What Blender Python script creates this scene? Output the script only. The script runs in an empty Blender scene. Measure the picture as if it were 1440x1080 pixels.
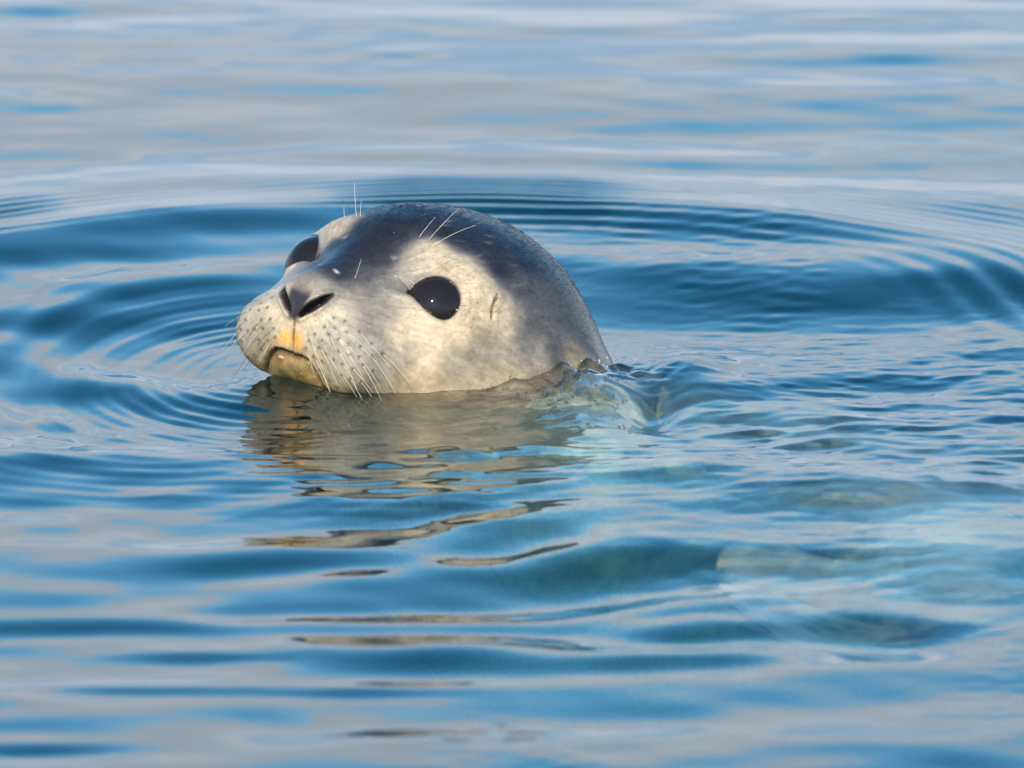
import bpy, math, random
import numpy as np
from mathutils import Vector, Matrix

R = math.radians
scn = bpy.context.scene
rng = np.random.default_rng(7)
random.seed(7)

# ------------------------------------------------------------------ camera
PITCH = R(10.0)
DIST = 7.0
PXM = 2400.0                      # picture pixels (of 1440) per metre at the seal
VU = np.array([1.0, 0.0, 0.0])
VV = np.array([0.0, math.sin(PITCH), math.cos(PITCH)])
VW = np.array([0.0, -math.cos(PITCH), math.sin(PITCH)])
AIM = VV * -0.0075
cam_d = bpy.data.cameras.new("camera")
cam = bpy.data.objects.new("camera", cam_d)
scn.collection.objects.link(cam)
cam.location = Vector(AIM + VW * DIST)
cam.rotation_euler = (R(90) - PITCH, 0, 0)
cam_d.sensor_width = 36.0
cam_d.lens = 36.0 * DIST / (1440 / PXM)
cam_d.clip_start = 0.1
cam_d.clip_end = 20000
cam_d.dof.use_dof = True
cam_d.dof.focus_distance = DIST - 0.06
cam_d.dof.aperture_fstop = 16
scn.camera = cam

# ------------------------------------------------------------------ sky, sun, exposure
SUN_EL, SUN_AZ = R(33), R(190)    # azimuth clockwise from +Y: behind the camera, to its left
world = bpy.data.worlds.new("World"); scn.world = world
world.use_nodes = True
wn = world.node_tree; wn.nodes.clear()
def N(t, typ, **kw):
    n = t.nodes.new(typ)
    for k, v in kw.items():
        setattr(n, k, v)
    return n
sky = N(wn, 'ShaderNodeTexSky', sky_type='NISHITA', sun_disc=False)
sky.sun_elevation = SUN_EL; sky.sun_rotation = SUN_AZ
sky.air_density = 1.0; sky.dust_density = 0.2; sky.ozone_density = 1.2
skymul = N(wn, 'ShaderNodeMix', data_type='RGBA', blend_type='MULTIPLY')
skymul.inputs['Factor'].default_value = 1.0
skymul.inputs[7].default_value = (0.15, 0.15, 0.15, 1)
hs = N(wn, 'ShaderNodeHueSaturation'); hs.inputs['Saturation'].default_value = 1.42; hs.inputs['Hue'].default_value = 0.49
wn.links.new(sky.outputs[0], hs.inputs['Color']); wn.links.new(hs.outputs[0], skymul.inputs[6])
tc = N(wn, 'ShaderNodeTexCoord')
mp = N(wn, 'ShaderNodeMapping'); mp.inputs['Scale'].default_value = (2.2, 2.2, 7.0)
wn.links.new(tc.outputs['Generated'], mp.inputs['Vector'])
nz = N(wn, 'ShaderNodeTexNoise'); nz.inputs['Scale'].default_value = 1.6
nz.inputs['Detail'].default_value = 5; nz.inputs['Roughness'].default_value = 0.55
wn.links.new(mp.outputs[0], nz.inputs['Vector'])
sep = N(wn, 'ShaderNodeSeparateXYZ'); wn.links.new(tc.outputs['Generated'], sep.inputs[0])
# cloud bank: solid at the horizon, breaking up with height
ma = N(wn, 'ShaderNodeMath', operation='MULTIPLY_ADD')
wn.links.new(nz.outputs['Fac'], ma.inputs[0]); ma.inputs[1].default_value = 0.36
wn.links.new(sep.outputs['Z'], ma.inputs[2])          # z + 0.36*noise
CLOUD_TOP = 0.388
mr = N(wn, 'ShaderNodeMapRange', interpolation_type='SMOOTHSTEP')
mr.inputs['From Min'].default_value = CLOUD_TOP - 0.05
mr.inputs['From Max'].default_value = CLOUD_TOP + 0.07
mr.inputs['To Min'].default_value = 1.0; mr.inputs['To Max'].default_value = 0.0
ma2 = ma
wn.links.new(ma.outputs[0], mr.inputs['Value'])
cr = N(wn, 'ShaderNodeValToRGB')
cr.color_ramp.elements[0].color = (0.34, 0.48, 0.65, 1); cr.color_ramp.elements[0].position = 0.41
cr.color_ramp.elements[1].color = (0.52, 0.57, 0.64, 1); cr.color_ramp.elements[1].position = 0.64
nz2 = N(wn, 'ShaderNodeTexNoise'); nz2.inputs['Scale'].default_value = 3.0; nz2.inputs['Detail'].default_value = 4
wn.links.new(mp.outputs[0], nz2.inputs['Vector'])
wn.links.new(nz2.outputs['Fac'], cr.inputs['Fac'])
cm = N(wn, 'ShaderNodeMix', data_type='RGBA')
wn.links.new(mr.outputs[0], cm.inputs['Factor'])
wn.links.new(skymul.outputs[2], cm.inputs[6]); wn.links.new(cr.outputs[0], cm.inputs[7])
bg = N(wn, 'ShaderNodeBackground'); bg.inputs['Strength'].default_value = 1.0
wn.links.new(cm.outputs[2], bg.inputs['Color'])
wo = N(wn, 'ShaderNodeOutputWorld'); wn.links.new(bg.outputs[0], wo.inputs['Surface'])

sun_d = bpy.data.lights.new("sun", 'SUN'); sun_d.energy = 3.6; sun_d.angle = R(0.53); sun_d.color = (1.0, 0.90, 0.76)
sun = bpy.data.objects.new("sun", sun_d); scn.collection.objects.link(sun)
SUN_DIR = Vector((math.sin(SUN_AZ) * math.cos(SUN_EL), math.cos(SUN_AZ) * math.cos(SUN_EL), math.sin(SUN_EL)))
sun.rotation_euler = SUN_DIR.to_track_quat('Z', 'Y').to_euler()
sun.location = SUN_DIR * 8
scn.view_settings.view_transform = 'Standard'; scn.view_settings.look = 'None'
scn.view_settings.gamma = 1.0; scn.view_settings.use_curve_mapping = False
scn.view_settings.exposure = 0.92
scn.cycles.use_denoising = True
scn.cycles.sample_clamp_indirect = 6.0
scn.cycles.max_bounces = 12; scn.cycles.transmission_bounces = 8; scn.cycles.transparent_max_bounces = 8

# ------------------------------------------------------------------ helpers
def hash3(i, j, k, seed):
    n = (i * 374761393 + j * 668265263 + k * 2147483647 + seed * 974711) & 0xFFFFFFFF
    n = ((n ^ (n >> 13)) * 1274126177) & 0xFFFFFFFF
    n = ((n ^ (n >> 16)) * 2246822519) & 0xFFFFFFFF
    return ((n ^ (n >> 15)) & 0xFFFFFF) / float(0xFFFFFF)
def vnoise(P, freq, seed=0):                 # value noise in [-1,1] at P (n,3)
    q = np.asarray(P) * freq
    i = np.floor(q).astype(np.int64); f = q - i
    f = f * f * (3 - 2 * f)
    out = 0
    for a in (0, 1):
        for b in (0, 1):
            for c in (0, 1):
                w = (f[..., 0] if a else 1 - f[..., 0]) * (f[..., 1] if b else 1 - f[..., 1]) * (f[..., 2] if c else 1 - f[..., 2])
                out = out + w * hash3(i[..., 0] + a, i[..., 1] + b, i[..., 2] + c, seed)
    return out * 2 - 1
def fbm(P, freq, octs=4, seed=0, rough=0.5):
    s = 0; a = 1; t = 0
    for o in range(octs):
        s = s + a * vnoise(P, freq * 2 ** o, seed + o * 17); t += a; a *= rough
    return s / t
def sstep(a, b, x):
    t = np.clip((x - a) / (b - a), 0, 1)
    return t * t * (3 - 2 * t)
def mesh_obj(name, verts, faces, mat, parent=None, smooth=True):
    me = bpy.data.meshes.new(name)
    verts = np.asarray(verts, np.float32); faces = np.asarray(faces, np.int32)
    n = faces.shape[1]
    me.vertices.add(len(verts)); me.vertices.foreach_set('co', verts.ravel())
    me.loops.add(faces.size); me.loops.foreach_set('vertex_index', faces.ravel())
    me.polygons.add(len(faces))
    me.polygons.foreach_set('loop_start', np.arange(0, faces.size, n, dtype=np.int32))
    me.polygons.foreach_set('use_smooth', np.full(len(faces), smooth))
    me.update(calc_edges=True)
    if mat: me.materials.append(mat)
    o = bpy.data.objects.new(name, me); scn.collection.objects.link(o)
    if parent: o.parent = parent
    return o
def new_mat(name):
    m = bpy.data.materials.new(name); m.use_nodes = True
    m.node_tree.nodes.clear()
    return m, m.node_tree
def to_px(P):
    P = np.asarray(P) - AIM
    u, v, w = P @ VU, P @ VV, P @ VW
    k = PXM * DIST / (DIST - w)
    return np.stack([720 + u * k, 540 - v * k, w], -1)
def on_water(px, py, z=0.0):                 # a picture position as a place on the water plane
    d = -VW * DIST + VU * (px - 720) / PXM + VV * (540 - py) / PXM
    o = AIM + VW * DIST
    t = (z - o[2]) / d[2]
    return o + d * t

# ------------------------------------------------------------------ seal: head frame (cm) and pose
O = np.array([(566 - 720) / PXM, 0.0, 0.035])
F = -0.58 * VU + 0.10 * VV + 0.81 * VW; F /= np.linalg.norm(F)
L = 0.77 * VU - 0.26 * VV + 0.58 * VW; L -= F * (L @ F); L /= np.linalg.norm(L)
U = np.cross(F, L)
HB = np.stack([F, L, U])                     # rows: head axes in world
def h2w(H): return O + (np.asarray(H) @ HB) * 0.01
def w2h(P): return ((np.asarray(P) - O) @ HB.T) * 100.0

# spine (world cm relative to O, converted to head frame)
def bez(p, n):
    t = np.linspace(0, 1, n)[:, None]
    return (1-t)**3*p[0] + 3*(1-t)**2*t*p[1] + 3*(1-t)*t*t*p[2] + t**3*p[3]
Fw = F * 1.0
AX = np.array([-0.36, -0.06, 0.93]); AX /= np.linalg.norm(AX)   # the fan of rays starts on the crown; the neck leaves opposite to it
sp_w = np.concatenate([
    bez([np.zeros(3), -6 * AX, np.array([6.2, 0.2, -12.0]), np.array([12.0, -2.0, -18.0])], 60)[:-1],
    bez([np.array([12.0, -2.0, -18.0]), np.array([19.0, -6.0, -26.1]), np.array([34.0, -14.0, -15.0]), np.array([30.0, -58.0, -9.0])], 60)])
SP = sp_w @ HB.T                             # head frame cm
arc = np.concatenate([[0], np.cumsum(np.linalg.norm(np.diff(SP, axis=0), axis=1))])
LEN = arc[-1]
def spine(s):
    return np.stack([np.interp(s, arc, SP[:, k]) for k in range(3)], -1)
NECK_R = ([0, 3, 6, 12, 18, 26, 40, 60, 78, LEN], [5.2, 7.1, 8.3, 9.8, 10.2, 10.4, 11.5, 9.0, 4.5, 2.0])

RS = np.linspace(0, LEN, 400); RV = np.interp(RS, *NECK_R)
for _ in range(60): RV[1:-1] = (RV[:-2] + 2 * RV[1:-1] + RV[2:]) / 4
def sd_ell(P, c, r, rot=None):
    d = P - np.asarray(c, float)
    if rot is not None: d = d @ rot
    r = np.asarray(r, float)
    k0 = np.linalg.norm(d / r, axis=-1); k1 = np.linalg.norm(d / (r * r), axis=-1) + 1e-9
    return k0 * (k0 - 1.0) / k1
def smin(a, b, k):
    h = np.clip(0.5 + 0.5 * (b - a) / k, 0, 1)
    return b * (1 - h) + a * h - k * h * (1 - h)
def sd_caps(P, a, b, ra, rb):
    a = np.asarray(a, float); b = np.asarray(b, float)
    ab = b - a; t = np.clip(((P - a) @ ab) / (ab @ ab), 0, 1)
    return np.linalg.norm(P - (a + t[..., None] * ab), axis=-1) - (ra + (rb - ra) * t)
def sd_head(P):
    Q = P.copy(); Q[..., 1] = np.abs(Q[..., 1])           # the head is symmetric
    d = sd_ell(Q, (-1.8, 0, 0.3), (7.2, 6.9, 5.8))        # cranium
    d = smin(d, sd_ell(Q, (-5.6, 0, -0.5), (7.0, 8.5, 6.8)), 2.5)      # nape
    d = smin(d, sd_ell(Q, (1.6, 3.15, 0.9), (3.0, 3.7, 3.0)), 1.0)     # orbit
    d = smin(d, sd_ell(Q, (2.9, 2.3, -2.0), (5.2, 3.9, 3.8)), 1.6)    # cheek
    d = smin(d, sd_ell(Q, (5.9, 0, -1.4), (4.2, 3.5, 3.0)), 2.0)      # muzzle
    d = smin(d, sd_caps(Q, (2.6, 0, 2.3), (9.1, 0, 0.25), 1.7, 1.05), 1.6)   # bridge
    d = smin(d, sd_ell(Q, (7.6, 2.4, -2.8), (2.75, 2.6, 2.4)), 1.0)    # whisker pad
    d = smin(d, sd_ell(Q, (9.8, 0, -0.4), (1.1, 1.5, 0.95)), 0.8)      # nose
    d = -smin(-d, -(Q[..., 0] - 10.15 + 0.22 * (Q[..., 2] + 0.6) ** 2 * 0.4), 0.5)      # blunt nose front
    d = smin(d, sd_ell(Q, (6.2, 0, -4.0), (2.9, 3.1, 1.4)), 0.7)      # chin
    d = smin(d, sd_ell(Q, (2.3, 3.2, 2.8), (1.6, 1.1, 1.0)), 1.2)     # brow
    return d
def sd_body(P, near):
    # envelope of closely set balls along the spine
    d = None
    ss = np.concatenate([np.arange(0, 24, 0.8), np.arange(24, LEN, 2.0)]) if near else np.arange(10, LEN, 2.0)
    cs = spine(ss); rs = np.interp(ss, RS, RV)
    Pf = P.astype(np.float32)
    for k in range(len(ss)):
        q = Pf - cs[k].astype(np.float32)
        e = np.sqrt(np.einsum('...i,...i->...', q, q)) - np.float32(rs[k])
        d = e if d is None else np.minimum(d, e)
    return d
def sd_seal(P, near_head):
    b = sd_body(P, near_head)
    if not near_head: return b
    return smin(sd_head(P), b, 3.0)

# ray fan: a dome in front of the head centre, then rings along the spine
NTH = 720
phi = np.linspace(0.004, R(90), 540)
s_back = np.concatenate([np.linspace(0, 12, 120)[1:], np.linspace(12, 30, 90)[1:], np.linspace(30, LEN - 0.3, 70)[1:]])
th = np.linspace(0, 2 * math.pi, NTH, endpoint=False)
# parallel transported frame along the spine
ts = np.gradient(SP, axis=0); ts /= np.linalg.norm(ts, axis=1)[:, None]
e1 = np.zeros_like(SP); TX = HB @ AX; E1 = np.array([0, 1.0, 0]) - TX * TX[1]; E1 /= np.linalg.norm(E1); TZ = np.cross(TX, E1); e1[0] = E1
for k in range(len(SP)):
    v = e1[k-1] if k else e1[0]
    v = v - ts[k] * (v @ ts[k]); e1[k] = v / np.linalg.norm(v)
e2 = np.cross(-ts, e1)                       # at the head: x cross y = z
org, dirs, tpar = [], [], []
ct, st = np.cos(th)[:, None], np.sin(th)[:, None]
for p in phi:
    org.append(np.zeros((NTH, 3)))
    dirs.append(math.cos(p) * TX + math.sin(p) * (ct * E1 + st * TZ))
    tpar.append(p * 8.0)
for s in s_back:
    c = spine(s); f1 = np.array([np.interp(s, arc, e1[:, k]) for k in range(3)]); f2 = np.array([np.interp(s, arc, e2[:, k]) for k in range(3)])
    f1 /= np.linalg.norm(f1); f2 /= np.linalg.norm(f2)
    org.append(np.tile(c, (NTH, 1))); dirs.append(ct * f1 + st * f2); tpar.append(phi[-1] * 8.0 + s)
org = np.array(org); dirs = np.array(dirs); tpar = np.array(tpar)
NR = len(org); NHEAD = len(phi) + 119 + 40
def trace(og, dr, near, n):
    r = np.full(og.shape[:-1], 1.0)
    for it in range(n):
        d = sd_seal(og + dr * r[..., None], near)
        r = np.clip(r - d * 0.85, 0.2, 40)
    return r
def trace_grid(rows, near):                  # coarse solve, then refine on the full fan
    cs = 6
    g = trace(org[rows][:, ::cs], dirs[rows][:, ::cs], near, 30)
    idx = np.arange(NTH) / cs; i0 = np.floor(idx).astype(int); f = idx - i0
    r = g[:, i0 % g.shape[1]] * (1 - f) + g[:, (i0 + 1) % g.shape[1]] * f
    for it in range(5):
        d = sd_seal(org[rows] + dirs[rows] * r[..., None], near)
        r = r - d * 0.85
    return r
rad = np.concatenate([trace_grid(slice(0, NHEAD), True), trace_grid(slice(NHEAD, NR), False)])
rows_s = np.concatenate([np.zeros(len(phi)), s_back])
rad[NHEAD:] = np.minimum(rad[NHEAD:], (np.interp(rows_s[NHEAD:], *NECK_R) * 1.06)[:, None])
P0 = org + dirs * rad[..., None]             # base surface, head frame cm (NR, NTH, 3)
def grid_normals(P):
    du = np.roll(P, -1, 1) - np.roll(P, 1, 1)
    dv = np.gradient(P, axis=0)
    n = np.cross(du, dv); n /= np.linalg.norm(n, axis=-1)[..., None] + 1e-12
    s = np.sign(np.sum(n * dirs)); return n * s
N0 = grid_normals(P0)
PX0 = to_px(h2w(P0))
vis = (N0 @ HB @ VW) > 0.03
def skin(px, py):
    """where on the visible skin a picture position lies -> head frame point, normal"""
    d = (PX0[..., 0] - px) ** 2 + (PX0[..., 1] - py) ** 2
    d = np.where(vis, d - 40 * PX0[..., 2] * 10, 1e9)
    k = np.unravel_index(np.argmin(d), d.shape)
    return P0[k].copy(), N0[k].copy()

# ---- features on the skin
def polyline_dist(P, pts):
    """distance of P (n,3) to a polyline and the running parameter 0..1"""
    best = np.full(len(P), 1e9); par = np.zeros(len(P)); nearp = np.zeros((len(P), 3))
    m = len(pts) - 1
    for k in range(m):
        a, b = pts[k], pts[k+1]; ab = b - a
        t = np.clip(((P - a) @ ab) / (ab @ ab + 1e-9), 0, 1)
        d = np.linalg.norm(P - (a + t[:, None] * ab), axis=1)
        u = d < best; best[u] = d[u]; par[u] = (k + t[u]) / m; nearp[u] = (a + t[:, None] * ab)[u]
    polyline_dist.near = nearp
    return best, par
def poly_sd(X, poly):
    """signed distance (negative inside) of 2-D points to a closed polygon"""
    d = np.full(len(X), 1e9); ins = np.zeros(len(X), bool); n = len(poly)
    for k in range(n):
        a, b = poly[k], poly[(k+1) % n]; e = b - a; w = X - a
        t = np.clip((w @ e) / (e @ e), 0, 1)
        d = np.minimum(d, np.linalg.norm(w - t[:, None] * e, axis=1))
        c = ((a[1] > X[:, 1]) != (b[1] > X[:, 1])) & (X[:, 0] < (b[0]-a[0]) * (X[:, 1]-a[1]) / (b[1]-a[1] + 1e-12) + a[0])
        ins ^= c
    return np.where(ins, -d, d)
def closed_smooth(p, it=2):
    for _ in range(it):
        q = np.roll(p, -1, 0)
        p = np.stack([0.75*p + 0.25*q, 0.25*p + 0.75*q], 1).reshape(-1, p.shape[1])
    return p
def frame(n, hint):
    n = n / np.linalg.norm(n); a = hint - n * (hint @ n); a /= np.linalg.norm(a)
    return a, np.cross(n, a), n

V = P0.reshape(-1, 3).copy(); NV = N0.reshape(-1, 3)
S = V * np.array([1, 1, 1]); S[:, 1] = np.abs(S[:, 1])      # mirrored onto the left half
NS = NV.copy(); NS[:, 1] *= np.where(V[:, 1] < 0, -1, 1)
SIDE = np.where(V[:, 1] < 0, -1.0, 1.0)
headmask = np.zeros(len(V), bool); headmask[:NHEAD * NTH] = True
disp = np.zeros(len(V))

# eye
eye_px = [(552, 398), (553, 399), (556, 400.5), (560, 403), (571, 399), (584, 391.5), (599, 387), (615, 386.5), (630, 392), (640, 402), (645.5, 417), (643, 432), (636, 443),
          (627, 448.5), (614, 445), (600, 434), (587, 421), (576, 410)]
Ec, En = skin(608, 418); En = En * 0.55 + np.array([0.88, 0.40, 0.24]) * 0.45
ea, eb, en = frame(En, skin(563, 402.5)[0] - Ec)
eye_poly = np.array([[(q - Ec) @ ea, (q - Ec) @ eb] for q in (skin(*p)[0] for p in eye_px)])
eye_poly = closed_smooth(eye_poly, 2)
EYE_R = 1.95
Eb = Ec - en * (EYE_R - 0.18) - ea * 0.12
near = headmask & (np.linalg.norm(S - Ec, axis=1) < 4.5)
idx = np.where(near)[0]
X = np.stack([(S[idx] - Ec) @ ea, (S[idx] - Ec) @ eb], 1)
se = poly_sd(X, eye_poly) - 0.12
eyesd = np.full(len(V), 9.0); eyesd[idx] = se
rel = S[idx] - Eb; rl = np.linalg.norm(rel, axis=1)
lid = Eb + rel / rl[:, None] * (EYE_R + 0.07)
inn = Eb + rel / rl[:, None] * (EYE_R - 0.45)
w_l = 1 - sstep(0.0, 0.55, se)
T = S[idx] * (1 - w_l[:, None]) + lid * w_l[:, None]
T += NS[idx] * (0.05 * np.exp(-((se - 0.24) / 0.16) ** 2) - 0.02 * np.exp(-((se - 0.6) / 0.12) ** 2))[:, None]
w_i = 1 - sstep(-0.10, 0.01, se)
T = T * (1 - w_i[:, None]) + inn * w_i[:, None]
S[idx] = T

# nostril
nos_px = [(418.5, 446), (421, 437), (428, 430.5), (438, 424), (449, 419), (460, 415), (471, 412.5), (464, 420), (453, 428.5), (443, 435), (432, 440.5), (424, 446)]
q = [skin(*p) for p in nos_px]
nc = np.mean([a for a, b in q], 0); nn = np.mean([b for a, b in q], 0)
na, nb, nn = frame(nn, q[6][0] - q[0][0])
nos_poly = closed_smooth(np.array([[(a - nc) @ na, (a - nc) @ nb] for a, b in q]), 2)
near = headmask & (np.linalg.norm(S - nc, axis=1) < 2.6); idx = np.where(near)[0]
sn = poly_sd(np.stack([(S[idx] - nc) @ na, (S[idx] - nc) @ nb], 1), nos_poly)
nossd = np.full(len(V), 9.0); nossd[idx] = sn
S[idx] += -NS[idx] * (0.62 * (1 - sstep(-0.17, 0.05, sn)))[:, None] + NS[idx] * (0.07 * np.exp(-((sn - 0.17) / 0.12) ** 2))[:, None]

# mouth, philtrum, ear
m_px = [(414, 499), (424, 501.5), (432, 507), (439, 517), (445, 529), (451, 540), (459, 552), (468, 562)]
m_pts = [skin(*p)[0] for p in m_px]; m_pts[0][1] = 0.0
for p in m_pts: p[1] = max(p[1], 0.0)
md, mp_ = polyline_dist(S, np.array(m_pts)); md[~headmask] = 9; m_near = polyline_dist.near
ph_pts = []
for p in ((408, 447), (405.5, 458), (404, 470), (402, 482), (400, 499)):
    a = skin(*p)[0]; a[1] = 0; ph_pts.append(a)
pd, _ = polyline_dist(S, np.array(ph_pts)); pd[~headmask] = 9
below = sstep(0.10, -0.10, S[:, 2] - m_near[:, 2] - 0.25 * (S[:, 1] - m_near[:, 1]))
S += NS * (-0.34 * np.exp(-(md / 0.11) ** 2) - (-0.05 + 0.17 * below) * np.exp(-(md / 0.45) ** 2) - 0.12 * np.exp(-(pd / 0.11) ** 2))[:, None]
ear_pts = np.array([skin(*p)[0] for p in ((700.5, 416), (695, 424), (693, 433), (692.5, 447))])
ed, _ = polyline_dist(S, ear_pts); ed[~headmask] = 9
erel = (S - ear_pts[2]) @ np.array([-1.0, 0, 0])
S += NS * (-0.30 * np.exp(-(ed / 0.08) ** 2) + 0.03 * np.exp(-((ed - 0.3) / 0.2) ** 2) * (erel > 0))[:, None]
# soft folds of the skin: jaw line, under the eye, behind the mouth
for pts, dep, wd in ((((575, 500), (600, 535), (650, 548), (700, 540)), 0.05, 0.5),
                     (((580, 380), (600, 374), (628, 376), (648, 392)), 0.03, 0.10),
                     (((584, 433), (604, 453), (628, 461), (646, 455)), 0.04, 0.14),
                     (((670, 455), (678, 480), (672, 505)), 0.05, 0.4)):
    d_, _ = polyline_dist(S, np.array([skin(*p)[0] for p in pts])); d_[~headmask] = 9
    S -= NS * (dep * np.exp(-(d_ / wd) ** 2))[:, None]

# whisker roots
wz = [(830,430),(905,450),(765,490),(840,500),(920,525),(1000,520),(700,540),(800,540),(755,580),(860,578),(930,605),(1010,625),(1085,605),(660,580),
      (730,630),(785,670),(860,655),(935,680),(1005,695),(640,635),(695,690),(750,725),(835,715),(890,745),(960,775),(1030,750),(740,785),(880,825),
      (1095,795),(1015,860),(800,860),(860,900),(950,850),(1090,690),(1170,670)]
w_px = [(300 + a / 4.909, 360 + b / 4.909) for a, b in wz]
w_root = [skin(*p) for p in w_px]
wspot = np.full(len(V), 9.0)
for a, b in w_root:
    wspot = np.minimum(wspot, np.where(headmask, np.linalg.norm(S - a, axis=1), 9))
S += NS * (0.035 * np.exp(-(wspot / 0.16) ** 2))[:, None]
# flesh unevenness
S += NS * (0.05 * fbm(V, 0.55, 3, 3) * sstep(0.2, 1.2, np.abs(eyesd)) + 0.012 * fbm(V, 2.2, 2, 9))[:, None]

VF = S.copy(); VF[:, 1] *= SIDE
VG = VF.reshape(NR, NTH, 3); VG[0] = VG[1].mean(0); VG[-1] = VG[-2].mean(0)

# ---- coat pigment (albedo) from colour marks on the skin
SL = (.013, .0135, .019); GR = (.054, .052, .052); PA = (.52, .40, .255); BE = (.28, .235, .175); TN = (.25, .19, .11); PG = (.36, .31, .225); BR = (.11, .085, .06)
marks = [(590,293,SL),(560,310,SL),(535,340,SL),(515,355,SL),(497,368,SL),(478,378,SL),(468,384,SL),(455,388,GR),(540,372,SL),(524,390,GR),(640,305,SL),(665,335,SL),(700,345,SL),(735,365,SL),
  (650,330,SL),(625,320,SL),(700,375,SL),(545,345,SL),(560,335,SL),(760,400,GR),(790,440,GR),(820,480,GR),(735,420,GR),(745,460,GR),(780,500,GR),(730,395,GR),(850,500,BE),(835,515,TN),(805,515,TN),
  (595,348,PA),(577,362,PA),(565,385,PG),(620,360,PA),(650,372,PA),(672,392,PA),(560,415,PG),(668,412,PA),(682,440,PA),(600,465,PA),(565,470,PA),(615,485,PA),(650,468,PA),(545,440,(.175,.15,.12)),(585,440,PA),
  (605,515,PA),(575,505,BE),(520,430,(.175,.15,.12)),(505,412,(.175,.15,.12)),(490,425,BE),(535,465,(.175,.15,.12)),(640,505,BE),(690,500,BE),(655,525,PG),(690,532,TN),(725,500,BE),(720,525,TN),(750,530,TN),(685,475,BR),(672,490,BE),(665,510,BR),
  (645,532,BR),(700,425,PA),(712,440,PA),(708,465,PA),(718,485,BE),(735,480,GR),(750,490,BE),(440,475,(.29,.26,.20)),(470,500,(.29,.26,.20)),(500,520,(.29,.26,.20)),(450,457,PA),(422,462,PA),(480,440,PA),(445,450,PA),(475,455,(.29,.26,.20)),(520,500,(.29,.26,.20)),
  (545,530,(.29,.26,.20)),(500,545,TN),(560,545,TN),(600,542,(.33,.25,.14)),(630,552,TN),(665,545,(.33,.26,.15)),(390,514,(.33,.24,.10)),(412,531,(.33,.23,.09)),(432,541,(.32,.24,.11)),(424,522,(.20,.16,.10)),(405,510,(.17,.14,.10)),(440,403,BE),(425,398,(.12,.11,.10)),(460,402,PG),(478,408,BE),(452,394,BE)]
mp3 = np.array([skin(a, b)[0] for a, b, c in marks]); mp3[:, 1] = np.abs(mp3[:, 1]); mc = np.array([c for a, b, c in marks])
warp = np.stack([fbm(V, 0.5, 3, 21), fbm(V, 0.5, 3, 41), fbm(V, 0.5, 3, 61)], -1) * 0.75
col = np.zeros((len(V), 3))
Sq = np.stack([V[:, 0], np.abs(V[:, 1]), V[:, 2]], 1)
for i in range(0, len(V), 40000):
    q = Sq[i:i+40000] + warp[i:i+40000]
    d2 = ((q[:, None, :] - mp3[None]) ** 2).sum(-1) + 0.80
    w = d2 ** -2.0
    col[i:i+40000] = np.exp((w @ np.log(mc)) / w.sum(1)[:, None])
# the body behind and below: dark spotted back, pale belly
upn = NV @ HB @ np.array([0, 0, 1.0])
blot = fbm(V, 0.28, 3, 80) * 2.2 - 0.5
dk_ = sstep(-.4, .8, upn * 0.25 + blot * .6)[:, None]
bodyc = np.array([.72, .64, .42]) * (1 - dk_) + np.array([.22, .20, .15]) * dk_
ww = sstep(-2.5, -5.5, (V @ HB)[:, 2] + 2.0)[:, None]     # world height below the chin, cm
far_s = sstep(9.0, 15.0, np.repeat(tpar, NTH) - phi[-1] * 8)[:, None]
ww = np.maximum(ww, far_s)
throat = np.array([.62, .51, .28])
bodyc = bodyc * far_s + (throat * 0.6 + bodyc * 0.4) * (1 - far_s)
col = col * (1 - ww) + bodyc * ww
# pale flecks on the dark coat, stretched along the hair
dark = 1 - sstep(0.03, 0.16, col.mean(1))
backness = sstep(2.5, -1.5, V[:, 0]) * headmask
tq = -V[:, 0]; thq = np.arctan2(V[:, 2], V[:, 1]); rq = np.full(len(V), 7.0)
frng = np.random.default_rng(5); cand = np.where(headmask & (V[:, 0] < 2.5))[0]; pr_ = (dark * backness * np.linalg.norm(np.gradient(P0, axis=0), axis=-1).ravel())[cand]; pr_ /= pr_.sum()
fleck = np.zeros(len(V))
for c_ in frng.choice(cand, 230, p=pr_):
    la, lb = frng.uniform(0.18, 0.55), frng.uniform(0.05, 0.13)
    j_ = np.where(np.abs(tq[cand] - tq[c_]) < 3 * la)[0]; q = cand[j_]
    dt = tq[q] - tq[c_]; dth = (thq[q] - thq[c_]) * rq[c_] + frng.uniform(-0.4, 0.5) * dt
    fleck[q] = np.maximum(fleck[q], frng.uniform(0.15, 0.6) * np.exp(-(dt / la) ** 2 - (dth / lb) ** 2))
col += (np.array([.15, .14, .12]) - col) * (fleck * dark * sstep(-.3, .3, fbm(V, .3, 2, 31) + .2))[:, None]
# brow flecks, stains, nose leather, lid rims, whisker spots
stn = 0.45 + 0.55 * sstep(-0.4, 0.3, fbm(V, 2.2, 3, 401))
def stain(px, py, r, c, k):
    global col
    p = skin(px, py)[0]; p[1] = abs(p[1])
    w = k * np.exp(-(np.linalg.norm(Sq + warp * 0.5 - p, axis=1) / r) ** 2) * stn
    col = col * (1 - w[:, None]) + np.array(c) * w[:, None]
stain(419, 480, 0.50, (.80, .36, .05), 0.95); stain(404, 500, 0.30, (.5, .22, .12), 0.6); stain(398, 522, 0.35, (.62, .28, .05), 0.7); stain(420, 532, 0.3, (.55, .27, .06), 0.6)
stain(450, 500, 0.5, (.45, .28, .16), 0.4); stain(436, 505, 0.3, (.5, .26, .12), 0.4)
stain(555, 360, 0.16, (.3, .3, .28), 0.7); stain(474, 380, 0.13, (.6, .56, .48), 0.9); stain(497, 393, 0.1, (.4, .36, .32), 0.7); stain(628, 452, 0.4, (.62, .46, .24), 0.6)
def tint(mask, c):
    global col
    col = col * (1 - mask[:, None]) + np.array(c) * mask[:, None]
chin = headmask * below * (V[:, 0] > 4.5)
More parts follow.
